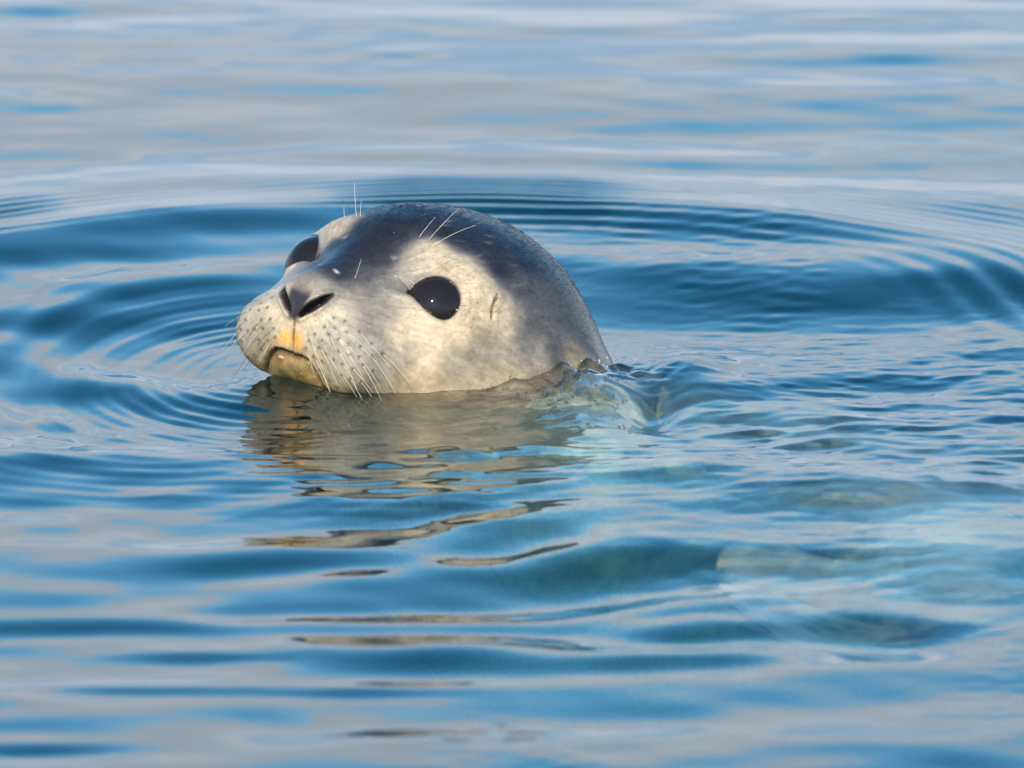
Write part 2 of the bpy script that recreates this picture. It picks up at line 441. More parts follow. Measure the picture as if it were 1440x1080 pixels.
tint(0.8 * chin * np.exp(-(md / 1.8) ** 4), (.22, .15, .045))  # lower lip: olive tone, darkened also for the shade under the pads
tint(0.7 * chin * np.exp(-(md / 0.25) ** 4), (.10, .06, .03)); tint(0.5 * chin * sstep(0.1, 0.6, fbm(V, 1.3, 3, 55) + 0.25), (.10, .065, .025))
cd, _ = polyline_dist(S, np.array([skin(*p)[0] for p in ((576, 405), (567, 403), (558, 400))])); cd[~headmask] = 9; cdist = cd
tint(0.95 * np.exp(-(cd / 0.13) ** 2), (.015, .013, .013))
padm = (1 - sstep(0.02, 0.16, nossd + 0.08 * fbm(V, 1.5, 2, 77)))
mid = headmask * (V[:, 0] > 8.0) * (1 - sstep(0.25, 0.6, np.abs(V[:, 1]) - 0.35 * sstep(-1.4, 0.2, V[:, 2]))) * sstep(-1.75, -1.3, V[:, 2]) * (1 - sstep(-0.1, 0.5, V[:, 2] + 0.2 * warp[:, 0]))
tint(np.clip(np.maximum(padm, mid), 0, 1), (.030, .028, .030))
tint((nossd < 0.0) * 1.0, (.010, .009, .009))
tint(0.5 * (1 - sstep(0.05, 0.35, eyesd)), (.07, .06, .05)); tint(1 - sstep(0.02, 0.13, eyesd), (.012, .011, .011))
tint(0.9 * np.exp(-(md / 0.12) ** 2), (.05, .03, .02)); tint(0.9 * np.exp(-(pd / 0.075) ** 2), (.05, .03, .02)); tint(0.9 * np.exp(-(ed / 0.08) ** 2), (.03, .025, .02))
tint(0.9 * np.exp(-(wspot / 0.10) ** 2), (.05, .042, .038))
hs_ = np.stack([-V[:, 0] * 0.9, np.arctan2(V[:, 2], V[:, 1]) * 22.0, np.zeros(len(V))], -1)
streak = fbm(hs_, 1.3, 4, 92, 0.6); mott = fbm(V, 1.1, 3, 93)
col *= (1 + 0.30 * streak + 0.22 * mott)[:, None]
col = np.clip(col, 0.004, 0.9)

# ---- materials of the seal
fur, t = new_mat("wet_fur")
out = N(t, 'ShaderNodeOutputMaterial'); bs = N(t, 'ShaderNodeBsdfPrincipled')
at = N(t, 'ShaderNodeAttribute', attribute_name='pigment')
mpn = N(t, 'ShaderNodeMapping'); mpn.inputs['Scale'].default_value = (1, 1, 1); tco = N(t, 'ShaderNodeTexCoord'); t.links.new(tco.outputs['Object'], mpn.inputs[0])
n1 = N(t, 'ShaderNodeTexNoise'); n1.inputs['Scale'].default_value = 420.0; n1.inputs['Detail'].default_value = 4; n1.inputs['Roughness'].default_value = 0.6
t.links.new(mpn.outputs[0], n1.inputs['Vector'])
geo = N(t, 'ShaderNodeTexCoord')
n2 = N(t, 'ShaderNodeTexNoise'); n2.inputs['Scale'].default_value = 160; n2.inputs['Detail'].default_value = 5
t.links.new(geo.outputs['Object'], n2.inputs['Vector'])
mr1 = N(t, 'ShaderNodeMapRange'); mr1.inputs[1].default_value = 0.3; mr1.inputs[2].default_value = 0.7; mr1.inputs[3].default_value = 0.84; mr1.inputs[4].default_value = 1.12
t.links.new(n1.outputs['Fac'], mr1.inputs[0])
mr2 = N(t, 'ShaderNodeMapRange'); mr2.inputs[1].default_value = 0.3; mr2.inputs[2].default_value = 0.7; mr2.inputs[3].default_value = 0.85; mr2.inputs[4].default_value = 1.12
t.links.new(n2.outputs['Fac'], mr2.inputs[0])
mm = N(t, 'ShaderNodeMath', operation='MULTIPLY'); t.links.new(mr1.outputs[0], mm.inputs[0]); t.links.new(mr2.outputs[0], mm.inputs[1])
mx = N(t, 'ShaderNodeMix', data_type='RGBA', blend_type='MULTIPLY'); mx.inputs['Factor'].default_value = 1
t.links.new(at.outputs['Color'], mx.inputs[6]); t.links.new(mm.outputs[0], mx.inputs[7]); t.links.new(mx.outputs[2], bs.inputs['Base Color'])
bu = N(t, 'ShaderNodeBump'); bu.inputs['Strength'].default_value = 0.25; bu.inputs['Distance'].default_value = 0.0012
t.links.new(n1.outputs['Fac'], bu.inputs['Height']); t.links.new(bu.outputs[0], bs.inputs['Normal'])
bs.inputs['Roughness'].default_value = 0.42; bs.inputs['IOR'].default_value = 1.4; bs.inputs['Specular IOR Level'].default_value = 0.2
bs.inputs['Coat Weight'].default_value = 0.38; bs.inputs['Coat Roughness'].default_value = 0.22; bs.inputs['Coat IOR'].default_value = 1.33
bs.inputs['Subsurface Weight'].default_value = 0.0
t.links.new(bs.outputs[0], out.inputs[0])

def simple_mat(name, colr, rough, coat=0.0, ior=1.45, crough=0.02):
    m, t = new_mat(name); o = N(t, 'ShaderNodeOutputMaterial'); b = N(t, 'ShaderNodeBsdfPrincipled')
    nt = N(t, 'ShaderNodeTexNoise'); nt.inputs['Scale'].default_value = 400; tcn = N(t, 'ShaderNodeTexCoord'); t.links.new(tcn.outputs['Object'], nt.inputs['Vector'])
    mrn = N(t, 'ShaderNodeMapRange'); mrn.inputs[3].default_value = 0.8; mrn.inputs[4].default_value = 1.2; t.links.new(nt.outputs['Fac'], mrn.inputs[0])
    mxn = N(t, 'ShaderNodeMix', data_type='RGBA', blend_type='MULTIPLY'); mxn.inputs['Factor'].default_value = 1; mxn.inputs[6].default_value = (*colr, 1)
    t.links.new(mrn.outputs[0], mxn.inputs[7]); t.links.new(mxn.outputs[2], b.inputs['Base Color'])
    b.inputs['Roughness'].default_value = rough; b.inputs['IOR'].default_value = ior
    b.inputs['Coat Weight'].default_value = coat; b.inputs['Coat Roughness'].default_value = crough
    t.links.new(b.outputs[0], o.inputs[0]); return m
eye_mat = simple_mat("eye_gloss", (.013, .009, .008), 0.05, 0.0, 1.39)
tongue_mat = simple_mat("tongue_flesh", (.52, .21, .17), 0.4, 0.3)
whisk_mat = simple_mat("whisker_keratin", (.58, .50, .38), 0.35)
whisk_dark = simple_mat("whisker_dark", (.10, .08, .07), 0.35)

# ---- build the seal
seal = bpy.data.objects.new("seal", None); scn.collection.objects.link(seal)
seal.location = Vector(O); seal.empty_display_size = 0.05
seal["label"] = "grey spotted seal with big black eyes, head raised above the rippled water"; seal["category"] = "seal"
def loc(Hcm): return h2w(Hcm) - O
WV = loc(VG.reshape(-1, 3))
ii, jj = np.meshgrid(np.arange(NR - 1), np.arange(NTH), indexing='ij')
j2 = (jj + 1) % NTH
faces = np.stack([ii * NTH + jj, ii * NTH + j2, (ii + 1) * NTH + j2, (ii + 1) * NTH + jj], -1).reshape(-1, 4)
# outward winding
c0 = np.cross(WV[faces[5000, 1]] - WV[faces[5000, 0]], WV[faces[5000, 2]] - WV[faces[5000, 0]])
if c0 @ (WV[faces[5000, 0]]) < 0: faces = faces[:, ::-1]
body = mesh_obj("body", WV, faces, fur, seal)
ca = body.data.attributes.new('pigment', 'FLOAT_COLOR', 'POINT')
ca.data.foreach_set('color', np.concatenate([col, np.ones((len(col), 1))], 1).astype(np.float32).ravel())
# ---- short wet hair lying along the body
NF = grid_normals(VG).reshape(-1, 3)
rowdir = np.tile(np.array([-1.0, 0, -0.12]), (len(NF), 1)); rowdir -= NF * np.sum(NF * rowdir, 1)[:, None]; rowdir /= np.linalg.norm(rowdir, axis=1)[:, None] + 1e-9
ring = np.cross(NF, rowdir)
area = (np.linalg.norm(np.gradient(VG, axis=0), axis=-1) * np.linalg.norm(VG - np.roll(VG, 1, 1), axis=-1)).ravel()
VGf = VG.reshape(-1, 3); wz_ = (h2w(VGf))[:, 2]
okh = headmask & (wz_ > -0.012) & (eyesd > 0.16) & (nossd > 0.14) & (md > 0.1) & (pd > 0.08) & (ed > 0.08) & (wspot > 0.09) & (cdist > 0.16)
okh &= ~((V[:, 0] > 9.2) & (np.abs(V[:, 1]) < 0.9) & (V[:, 2] > -1.7) & (V[:, 2] < 0.4))
hrng = np.random.default_rng(2); ch = np.where(okh)[0]; pa = area[ch] / area[ch].sum()
NHAIR = 90000; K = 4
hi = hrng.choice(ch, NHAIR, p=pa)
root = VGf[hi] + rowdir[hi] * hrng.uniform(-.03, .03, (NHAIR, 1)) + ring[hi] * hrng.uniform(-.03, .03, (NHAIR, 1))
clump = fbm(VGf[hi], 1.6, 2, 201)[:, None] * 0.55 + hrng.normal(0, .16, (NHAIR, 1))
dh = rowdir[hi] + ring[hi] * clump - NF[hi] * 0.0
dh /= np.linalg.norm(dh, axis=1)[:, None]
lenh = hrng.uniform(0.18, 0.40, (NHAIR, 1)) * (0.55 + 0.45 * sstep(8.5, 4.0, VGf[hi, 0]))[:, None]
lift = hrng.uniform(0.07, 0.20, (NHAIR, 1))
tt = np.linspace(0, 1, K)[None, :, None]
hp_ = (root - NF[hi] * 0.02)[:, None] + dh[:, None] * lenh[:, None] * tt + NF[hi][:, None] * (lift * lenh)[:, None] * (tt - 0.55 * tt ** 2)
hc = bpy.data.hair_curves.new("coat"); hc.add_curves([K] * NHAIR)
hc.attributes['position'].data.foreach_set('vector', loc(hp_.reshape(-1, 3)).astype(np.float32).ravel())
ra = hc.attributes.get('radius') or hc.attributes.new('radius', 'FLOAT', 'POINT')
ra.data.foreach_set('value', np.tile(np.array([8e-5, 7e-5, 5e-5, 2e-5], np.float32), NHAIR))
hcol = np.clip(col[hi] * hrng.uniform(0.72, 1.12, (NHAIR, 1)), 0.004, 0.95)
pc = hc.attributes.new('pigment', 'FLOAT_COLOR', 'CURVE')
pc.data.foreach_set('color', np.concatenate([hcol, np.ones((NHAIR, 1))], 1).astype(np.float32).ravel())
hm, t = new_mat("wet_hair")
out = N(t, 'ShaderNodeOutputMaterial'); b = N(t, 'ShaderNodeBsdfPrincipled'); ah = N(t, 'ShaderNodeAttribute', attribute_name='pigment')
t.links.new(ah.outputs['Color'], b.inputs['Base Color']); b.inputs['Roughness'].default_value = 0.27; b.inputs['IOR'].default_value = 1.4; b.inputs['Specular IOR Level'].default_value = 0.25
t.links.new(b.outputs[0], out.inputs[0]); hc.materials.append(hm)
coat = bpy.data.objects.new("coat", hc); scn.collection.objects.link(coat); coat.parent = seal; coat["kind"] = "stuff"

def ball(name, c, axes, radii, mat, parent, nu=48, nv=32):
    a = np.linspace(0, 2*math.pi, nu, endpoint=False); b = np.linspace(0.0, math.pi, nv)
    A, B = np.meshgrid(a, b)
    p = np.stack([np.sin(B)*np.cos(A)*radii[0], np.sin(B)*np.sin(A)*radii[1], np.cos(B)*radii[2]], -1).reshape(-1, 3) @ np.stack(axes)
    i, j = np.meshgrid(np.arange(nv-1), np.arange(nu), indexing='ij'); k = (j+1) % nu
    f = np.stack([i*nu+j, (i+1)*nu+j, (i+1)*nu+k, i*nu+k], -1).reshape(-1, 4)
    return mesh_obj(name, loc(np.asarray(c) + p), f, mat, parent)
MY = np.array([1, -1, 1])
for m in (np.ones(3), MY):
    ball("eye", Eb * m, [ea * m, eb * m, en * m], (EYE_R,) * 3, eye_mat, seal, 64, 48)
tp, tn = skin(394, 503); ta, tb, tn = frame(tn, np.array([0, 1.0, 0]))
ball("tongue", tp - tn * 0.12, [ta, tb, tn], (.24, .12, .17), tongue_mat, seal, 24, 16)

def hair(name, pts, r0, r1, mat, parent, sides=6):
    pts = np.asarray(pts); n = len(pts); tg = np.gradient(pts, axis=0); tg /= np.linalg.norm(tg, axis=1)[:, None]
    ref = np.array([0.3, 0.5, 0.8]); vs = []
    for k in range(n):
        a = np.cross(tg[k], ref); a /= np.linalg.norm(a); b = np.cross(tg[k], a)
        r = r0 + (r1 - r0) * (k / (n-1)) ** 1.3
        r *= 1 + 0.18 * math.sin(k * 2.1)
        for s_ in range(sides):
            an = 2*math.pi*s_/sides; vs.append(pts[k] + r * (math.cos(an)*a + math.sin(an)*b))
    f = [[k*sides+s_, k*sides+(s_+1) % sides, (k+1)*sides+(s_+1) % sides, (k+1)*sides+s_] for k in range(n-1) for s_ in range(sides)]
    return mesh_obj(name, loc(np.array(vs)), np.array(f), mat, parent)
wr = random.Random(3)
for k, (p, nrm) in enumerate(w_root):
    p = p - nrm * 0.05
    back = np.clip((9.0 - p[0]) / 4.0, 0, 1)
    for m, far in ((np.ones(3), False), (MY, True)):
        if wr.random() < (0.22 if not far else 0.35): continue
        d = np.array([-0.5 - 0.5*back, 0.75 + 0.2*back, -0.62]) + np.array([wr.gauss(0, .12) for _ in range(3)])
        d = d - nrm * min(0, d @ nrm); d += nrm * (0.10 + 0.12 * wr.random()); d /= np.linalg.norm(d)
        ln = (0.9 + 1.6 * back + 0.7 * wr.random()) * (1.0 + 0.3 * (p[2] < -2.2))
        bend = np.array([-0.25, 0.1, -0.5 + wr.gauss(0, .15)])
        tt = np.linspace(0, 1, 10)[:, None]
        pts = p + d * ln * tt + bend * ln * 0.5 * tt ** 2
        hair("whisker", pts * m, 0.016, 0.006, whisk_mat if wr.random() < 0.75 and not far or wr.random() < .4 else whisk_dark, seal)
def brow(px0, px1, lift, sag):
    p, nrm = skin(*px0)
    dv = ((px1[0] - px0[0]) * VU - (px1[1] - px0[1]) * VV) / PXM * 100
    d = HB @ dv + nrm * lift
    tt = np.linspace(0, 1, 10)[:, None]
    hair("brow_whisker", p - nrm * 0.05 + d * tt + sag * np.linalg.norm(d) * tt * (1 - tt) * nrm, 0.014, 0.006, whisk_mat, seal)
brow((589, 333), (611, 312), 0.4, 0.1); brow((602, 337), (644, 301), 0.5, 0.15); brow((607, 345), (667, 325), 0.5, 0.2)
brow((501, 304), (500, 262), 0.3, 0.3); brow((506, 304), (508, 282), 0.1, 0.1); brow((484, 306), (483, 288), 0.0, 0.1); brow((499, 392), (503, 372), 0.6, 0.1)

# flippers under the water
skin_mat, t = new_mat("pale_flipper_hide")
out = N(t, 'ShaderNodeOutputMaterial'); b = N(t, 'ShaderNodeBsdfPrincipled'); nf = N(t, 'ShaderNodeTexNoise'); nf.inputs['Scale'].default_value = 30; nf.inputs['Detail'].default_value = 4
tcf = N(t, 'ShaderNodeTexCoord'); t.links.new(tcf.outputs['Object'], nf.inputs['Vector']); crf = N(t, 'ShaderNodeValToRGB')
crf.color_ramp.elements[0].position = 0.36; crf.color_ramp.elements[0].color = (.16, .14, .08, 1); crf.color_ramp.elements[1].position = 0.56; crf.color_ramp.elements[1].color = (.88, .78, .50, 1)
t.links.new(nf.outputs['Fac'], crf.inputs[0]); t.links.new(crf.outputs[0], b.inputs['Base Color']); b.inputs['Roughness'].default_value = 0.6; t.links.new(b.outputs[0], out.inputs[0])
def flipper(name, base, tip, across, width, thick):
    nu, nv = 40, 60
    base, tip, across = (np.asarray(q, float) for q in (base, tip, across)); ax = tip - base; ln = np.linalg.norm(ax); ax /= ln
    across -= ax * (across @ ax); across /= np.linalg.norm(across); nrm = np.cross(ax, across)
    vs = []
    for i in range(nu):
        u = i / (nu - 1)
        w = width * (0.42 + 0.58 * u ** 1.2) * (1 + 0.16 * math.sin(9 * u + 1)) * (1 if u < 0.85 else math.sqrt(max(0.0, 1 - ((u - 0.85) / 0.15) ** 2)) * 0.75 + 0.25)
        for j in range(nv):
            a = 2 * math.pi * j / nv; c = math.cos(a)
            dig = abs(math.cos(c * 2.5 * math.pi)) * u
            vs.append(base + ax * ln * (u + 0.10 * u * dig * (1 - abs(c) * 0.3)) + across * w * c * 0.5 + nrm * math.sin(a) * thick * ((1 - 0.75 * u) + 0.35 * dig) + nrm * 0.004 * math.sin(u * 3.0))
    f = [[i*nv+j, i*nv+(j+1) % nv, (i+1)*nv+(j+1) % nv, (i+1)*nv+j] for i in range(nu-1) for j in range(nv)]
    return mesh_obj(name, np.array(vs) - O, np.array(f), skin_mat, seal)
def under(px, py, d):                        # a place at depth d that the bent line of sight reaches
    p = on_water(px, py); return p + np.array([0, 1.095 * d, -d])
tail = h2w(SP[-2])
flipper("hind_flipper", tail, under(1040, 797, 0.024), (0.1, 1.0, 0.0), 0.12, 0.008)
flipper("hind_flipper", tail, under(1350, 838, 0.026), (1.0, 0.5, 0.0), 0.09, 0.008)

# beads of water clinging to the wet coat
bead_mat, t = new_mat("water_bead")
out = N(t, 'ShaderNodeOutputMaterial'); b = N(t, 'ShaderNodeBsdfPrincipled'); b.inputs['Base Color'].default_value = (.42, .36, .27, 1)
b.inputs['Roughness'].default_value = 0.04; b.inputs['IOR'].default_value = 1.333; t.links.new(b.outputs[0], out.inputs[0])
bv, bfc = [], []; br = random.Random(9); NU, NVV = 10, 6
def bead(px, py, r):
    p, n_ = skin(px, py); a_, b_, n_ = frame(n_, np.array([0.3, 0.2, 1.0])); k0 = len(bv) * 1
    for i in range(NVV):
        ph = (i / (NVV - 1)) * math.pi
        for j in range(NU):
            q = 2 * math.pi * j / NU
            bv.append(p + n_ * (r * 0.15 + r * 0.7 * math.cos(ph)) + r * math.sin(ph) * (math.cos(q) * a_ + math.sin(q) * b_ * 1.2))
    for i in range(NVV - 1):
        for j in range(NU):
            bfc.append([k0 + i*NU + j, k0 + (i+1)*NU + j, k0 + (i+1)*NU + (j+1) % NU, k0 + i*NU + (j+1) % NU])
for (cx, cy, sx, sy, n_, r0, r1) in ((651, 437, 4, 8, 9, .03, .06), (455, 460, 18, 9, 22, .03, .08), (703, 549, 7, 5, 9, .04, .08), (578, 394, 3, 2, 3, .03, .05),
                              (760, 440, 60, 60, 8, .02, .035), (520, 520, 40, 18, 8, .025, .045), (640, 305, 60, 15, 4, .02, .03), (840, 515, 20, 8, 12, .04, .10)):
    for _ in range(n_):
        bead(cx + br.gauss(0, sx), cy + br.gauss(0, sy), br.uniform(r0, r1))
beads = mesh_obj("water_beads", loc(np.array(bv)), np.array(bfc), bead_mat, seal)
beads["kind"] = "stuff"

# ------------------------------------------------------------------ water
def axis(lo, hi, step, far, grow=1.16):
    a = list(np.arange(lo, hi + step / 2, step)); d = step; x = a[-1]
    while x < far: d *= grow; x += d; a.append(x)
    d = step; x = a[0]; b = []
    while x > -far: d *= grow; x -= d; b.append(x)
    return np.array(b[::-1] + a)
gx = axis(-0.36, 0.36, 0.0021, 2500); gy = axis(-1.15, 1.75, 0.0032, 2500)
GX, GY = np.meshgrid(gx, gy)
lx = np.gradient(gx)[None, :]; ly = np.gradient(gy)[:, None]; cell = np.maximum(lx, ly)
Hh = np.zeros_like(GX)
wrng = np.random.default_rng(11)
def waves(n, l0, l1, slope, spread, seed, warp_amp=0.0):
    """random short-crested wave field; slope = rms slope"""
    r = np.random.default_rng(seed); h = np.zeros_like(GX)
    X_, Y_ = GX, GY
    for k in range(n):
        lam = math.exp(r.uniform(math.log(l0), math.log(l1)))
        an = r.normal(0, spread) + (math.pi if r.random() < .3 else 0)
        kx, ky = 2*math.pi/lam*math.sin(an), 2*math.pi/lam*math.cos(an)
        amp = slope * lam / (2*math.pi) * math.sqrt(2.0 / n)
        fade = np.clip(1.5 - cell * 5 / lam, 0, 1)
        h += amp * fade * np.sin(kx * X_ + ky * Y_ + r.uniform(0, 6.28))
    return h
def px_grid(pts): return np.array([on_water(*p)[:2] for p in pts])
near_f = np.exp(-np.maximum(0, np.hypot(GX, GY) - 2.5) / 6)
def patchy(fr, seed, lo, hi):
    return sstep(lo, hi, fbm(np.stack([GX * fr, GY * fr * 0.35, np.zeros_like(GX)], -1), 1.0, 3, seed))
Hh += waves(14, 0.9, 3.0, 0.020, 0.35, 1)
Hh += waves(30, 0.16, 0.5, 0.028, 0.45, 2) * (1 - 0.45 * sstep(0.3, 0.9, GY))
Hh += waves(60, 0.05, 0.18, 0.055, 0.85, 3) * (0.35 + 0.65 * patchy(3, 5, -.2, .4)) * (1.0 - 0.70 * sstep(0.05, 0.5, GY)) * (1 - 0.65 * np.exp(-((GX + 0.18) / 0.22) ** 2 - ((GY - 0.08) / 0.30) ** 2))
Hh += waves(36, 0.011, 0.026, 0.048, 0.5, 4) * patchy(7, 9, -0.05, .45) * (1 - 0.7 * sstep(0.3, 0.9, GY))
# rings spreading from the head
c1 = on_water(620, 480)
r1 = np.hypot(GX - c1[0], GY - c1[1]); an1 = np.arctan2(GY - c1[1], GX - c1[0])
wob = 0.010 * np.sin(3 * an1 + 1) + 0.006 * np.sin(7 * an1)
rr = r1 + wob + 0.010 * fbm(np.stack([GX * 6, GY * 4, np.zeros_like(GX)], -1), 1.0, 2, 301)
ringp = 0.25 + 0.75 * patchy(5, 311, -0.35, 0.25)
back = sstep(-0.3, 0.5, np.sin(an1)) * 0.85 + 0.15
Hh += 0.0045 * np.exp(-((rr - 0.42) / 0.05) ** 2) * back
Hh += 0.0125 * sstep(0.10, 0.42, rr) * (1 - sstep(0.42, 0.85, rr)) * sstep(-0.1, 0.6, np.sin(an1))
Hh += 0.004 * np.exp(-((rr - 0.245) / 0.035) ** 2) * (0.4 + 0.6 * sstep(0.1, -0.6, np.cos(an1)))
env = sstep(0.385, 0.42, rr) * (1 - sstep(0.50, 0.62, rr)) * back
lamc = 0.0205
Hh += 0.115 * lamc / (2*math.pi) * np.sin(2*math.pi*rr/lamc) * env * ringp * 1.7
env2 = sstep(0.30, 0.38, rr) * (1 - sstep(0.39, 0.42, rr)) * back * sstep(-0.2, 0.3, np.cos(an1))
Hh += 0.13 * 0.026 / (2*math.pi) * np.sin(2*math.pi*rr/0.026 + 1) * env2 * ringp * 1.5
# snout ripples
c2 = on_water(425, 530); r2 = np.hypot((GX - c2[0]) * 1.0, (GY - c2[1]) * 0.62); an2 = np.arctan2(GY - c2[1], GX - c2[0])
lft = sstep(0.3, -0.5, np.cos(an2))
Hh += 0.20 * 0.0105 / (2*math.pi) * np.sin(2*math.pi*r2/0.0105 + 0.8*np.sin(3*an2) + 2.0*fbm(np.stack([GX * 18, GY * 8, np.zeros_like(GX)], -1), 1.0, 2, 321)) * (0.3 + 0.7 * patchy(12, 331, -0.3, 0.3)) * sstep(0.045, 0.06, r2) * (1 - sstep(0.10, 0.20, r2)) * lft
Hh += 0.09 * 0.03 / (2*math.pi) * np.sin(2*math.pi*r2/0.03) * sstep(0.06, 0.1, r2) * (1 - sstep(0.16, 0.26, r2)) * lft
# single slopes: (x, y, half width, half depth in picture pixels, slope towards the shore we stand on, skew)
def slope_patch(px, py, hw, hh, s, skew=0.0):
    c = on_water(px, py); sx = hw / PXM * 0.6
    sy = abs(on_water(px, py - hh)[1] - on_water(px, py + hh)[1]) * 0.5 * 0.75
    dx = GX - c[0]; dy = GY - c[1] - skew * dx
    return s * dy * np.exp(-0.5 * (dy / sy) ** 2 - 0.5 * (dx / sx) ** 2)
for a in ((1100, 95, 420, 20, .055, 0), (60, 15, 260, 18, .06, 0.3), (840, 52, 180, 9, .05, 0), (1180, 32, 200, 7, .05, 0), (560, 92, 70, 7, .05, 0), (560, 240, 330, 14, .06, 0), (1000, 250, 420, 14, .07, 0),
          (830, 800, 190, 32, .16, .5), (1060, 790, 200, 22, .12, 0), (1230, 878, 110, 26, .17, 0), (640, 925, 130, 20, .13, 0), (960, 925, 170, 18, .13, .2), (380, 790, 170, 20, .10, .3), (720, 760, 140, 26, .12, .5),
          (650, 875, 320, 16, .11, 0), (180, 875, 260, 12, .10, 0), (100, 655, 160, 14, .10, 0), (150, 700, 200, 12, .08, 0), (980, 880, 120, 18, .13, .4), (1000, 850, 180, 14, .10, .3), (180, 965, 160, 10, .09, 0), (520, 965, 150, 9, .08, 0),
          (280, 915, 150, 10, .07, 0), (60, 1050, 140, 12, .10, 0), (1280, 650, 150, 18, .10, 0), (1350, 700, 200, 12, .05, 0), (620, 720, 120, 16, .09, .4), (830, 690, 120, 14, .06, .3),
          (1200, 1010, 420, 70, -.06, 0), (480, 1020, 420, 50, -.04, 0), (1200, 620, 320, 60, -.06, 0), (1000, 640, 140, 30, -.04, 0), (190, 470, 330, 110, .045, 0), (1080, 430, 330, 70, .04, 0), (1130, 725, 210, 34, .085, .2), (960, 690, 70, 16, .07, .4), (1330, 830, 110, 20, .08, 0), (700, 760, 500, 110, .018, 0), (150, 370, 330, 30, .07, .4), (330, 345, 240, 14, .08, .1)):
    Hh += slope_patch(*a)
# water heaped over the neck and the wake behind it
def hump(px, py, hw, dep, h, skew=0.0):
    c = on_water(px, py); dx = GX - c[0]; dy = GY - c[1] - skew * dx
    return h * np.exp(-(dx / (hw / PXM)) ** 2 - (dy / dep) ** 2)
Hh += hump(1010, 530, 80, 0.10, 0.0030, -0.2) - hump(912, 578, 40, 0.050, 0.0115, 0.3) + hump(830, 562, 62, 0.045, 0.010) + hump(965, 530, 46, 0.045, 0.0070)
cw = on_water(1150, 590)
turb = np.exp(-((GX - cw[0]) / 0.14) ** 2 - ((GY - cw[1]) / 0.24) ** 2) + sstep(0.1, 0.25, GX) * np.exp(-((GY - cw[1]) / 0.24) ** 2) * (1 - sstep(.5, 1.2, GX))
turb = np.clip(turb, 0, 1)
PT = np.stack([GX, GY * 0.8, np.zeros_like(GX)], -1)
sel = turb > 0.01
Hh[sel] += (turb * (0.0030 * fbm(PT * np.array([0.6, 1, 1]), 18, 2, 101, 0.55) + 0.0017 * fbm(PT * np.array([0.5, 1, 1]), 50, 3, 111, 0.65) - 0.0042 * np.abs(fbm(PT * np.array([0.55, 1, 1]) + 0.02 * fbm(PT, 15, 2, 5)[..., None], 26, 2, 121, 0.6)) * patchy(9, 33, -0.1, 0.3)))[sel]
cs_ = on_water(800, 570)
spl = np.exp(-((GX - cs_[0]) / 0.045) ** 2 - ((GY - cs_[1]) / 0.09) ** 2); sel = spl > 0.01
Hh[sel] += (spl * (0.0032 * np.abs(fbm(PT, 55, 3, 131, 0.6)) + 0.002 * fbm(PT, 30, 3, 141)))[sel]
Hh += hump(395, 548, 75, 0.05, 0.007)
Hh -= hump(630, 575, 130, 0.10, 0.0055)
cq = on_water(620, 640); fz = np.exp(-((GX - cq[0]) / 0.12) ** 2 - ((GY - cq[1]) / 0.20) ** 2)
Hh += (waves(30, 0.010, 0.030, 0.075, 0.5, 8) + waves(20, 0.035, 0.09, 0.045, 0.6, 9)) * fz
cq = on_water(1180, 790); fz = np.exp(-((GX - cq[0]) / 0.12) ** 2 - ((GY - cq[1]) / 0.16) ** 2)
Hh += waves(36, 0.012, 0.040, 0.050, 0.6, 12) * fz
# the water clings to the coat and laps along the waterline
ww_ = h2w(VG[:NHEAD + 80].reshape(-1, 3)); cut = ww_[np.abs(ww_[:, 2]) < 0.0025][:, :2]
cut = cut[np.random.default_rng(1).permutation(len(cut))[:2600]]
gsel = np.where((np.abs(GX - O[0] - 0.03) < 0.22) & (np.abs(GY) < 0.30))
dm = np.full(len(gsel[0]), 9.0); gp = np.stack([GX[gsel], GY[gsel]], 1)
for i_ in range(0, len(gp), 4000):
    dm[i_:i_+4000] = np.sqrt(((gp[i_:i_+4000, None] - cut[None]) ** 2).sum(-1).min(1))
g3 = np.concatenate([gp, np.zeros((len(gp), 1))], 1)
rough_side = sstep(-0.05, 0.04, gp[:, 0]) * sstep(0.02, -0.04, gp[:, 1])
Hh[gsel] += 0.0014 * np.exp(-dm / 0.004) + np.exp(-dm / 0.022) * (0.0006 * np.cos(2*math.pi*dm/0.011) + 0.0010 * fbm(g3, 90, 3, 161)) \
    + rough_side * np.exp(-(dm / 0.028) ** 2) * (-0.0015 + 0.0125 * np.abs(fbm(g3, 46, 3, 171, 0.65)))

wat, t = new_mat("sea_water")
out = N(t, 'ShaderNodeOutputMaterial')
gl = N(t, 'ShaderNodeBsdfGlossy'); gl.inputs['Roughness'].default_value = 0.0; gl.inputs['Color'].default_value = (1, 1, 1, 1)
rf = N(t, 'ShaderNodeBsdfRefraction'); rf.inputs['IOR'].default_value = 1.333; rf.inputs['Roughness'].default_value = 0.0; rf.inputs['Color'].default_value = (1, 1, 1, 1)
tr = N(t, 'ShaderNodeBsdfTransparent'); fr = N(t, 'ShaderNodeFresnel'); fr.inputs['IOR'].default_value = 1.333
m1 = N(t, 'ShaderNodeMixShader'); m1.inputs[0].default_value = 0.48; t.links.new(rf.outputs[0], m1.inputs[1]); t.links.new(tr.outputs[0], m1.inputs[2])
m2 = N(t, 'ShaderNodeMixShader'); t.links.new(fr.outputs[0], m2.inputs[0]); t.links.new(m1.outputs[0], m2.inputs[1]); t.links.new(gl.outputs[0], m2.inputs[2])
tcw = N(t, 'ShaderNodeTexCoord'); mpw = N(t, 'ShaderNodeMapping'); mpw.inputs['Scale'].default_value = (1, 0.55, 1); t.links.new(tcw.outputs['Object'], mpw.inputs[0])
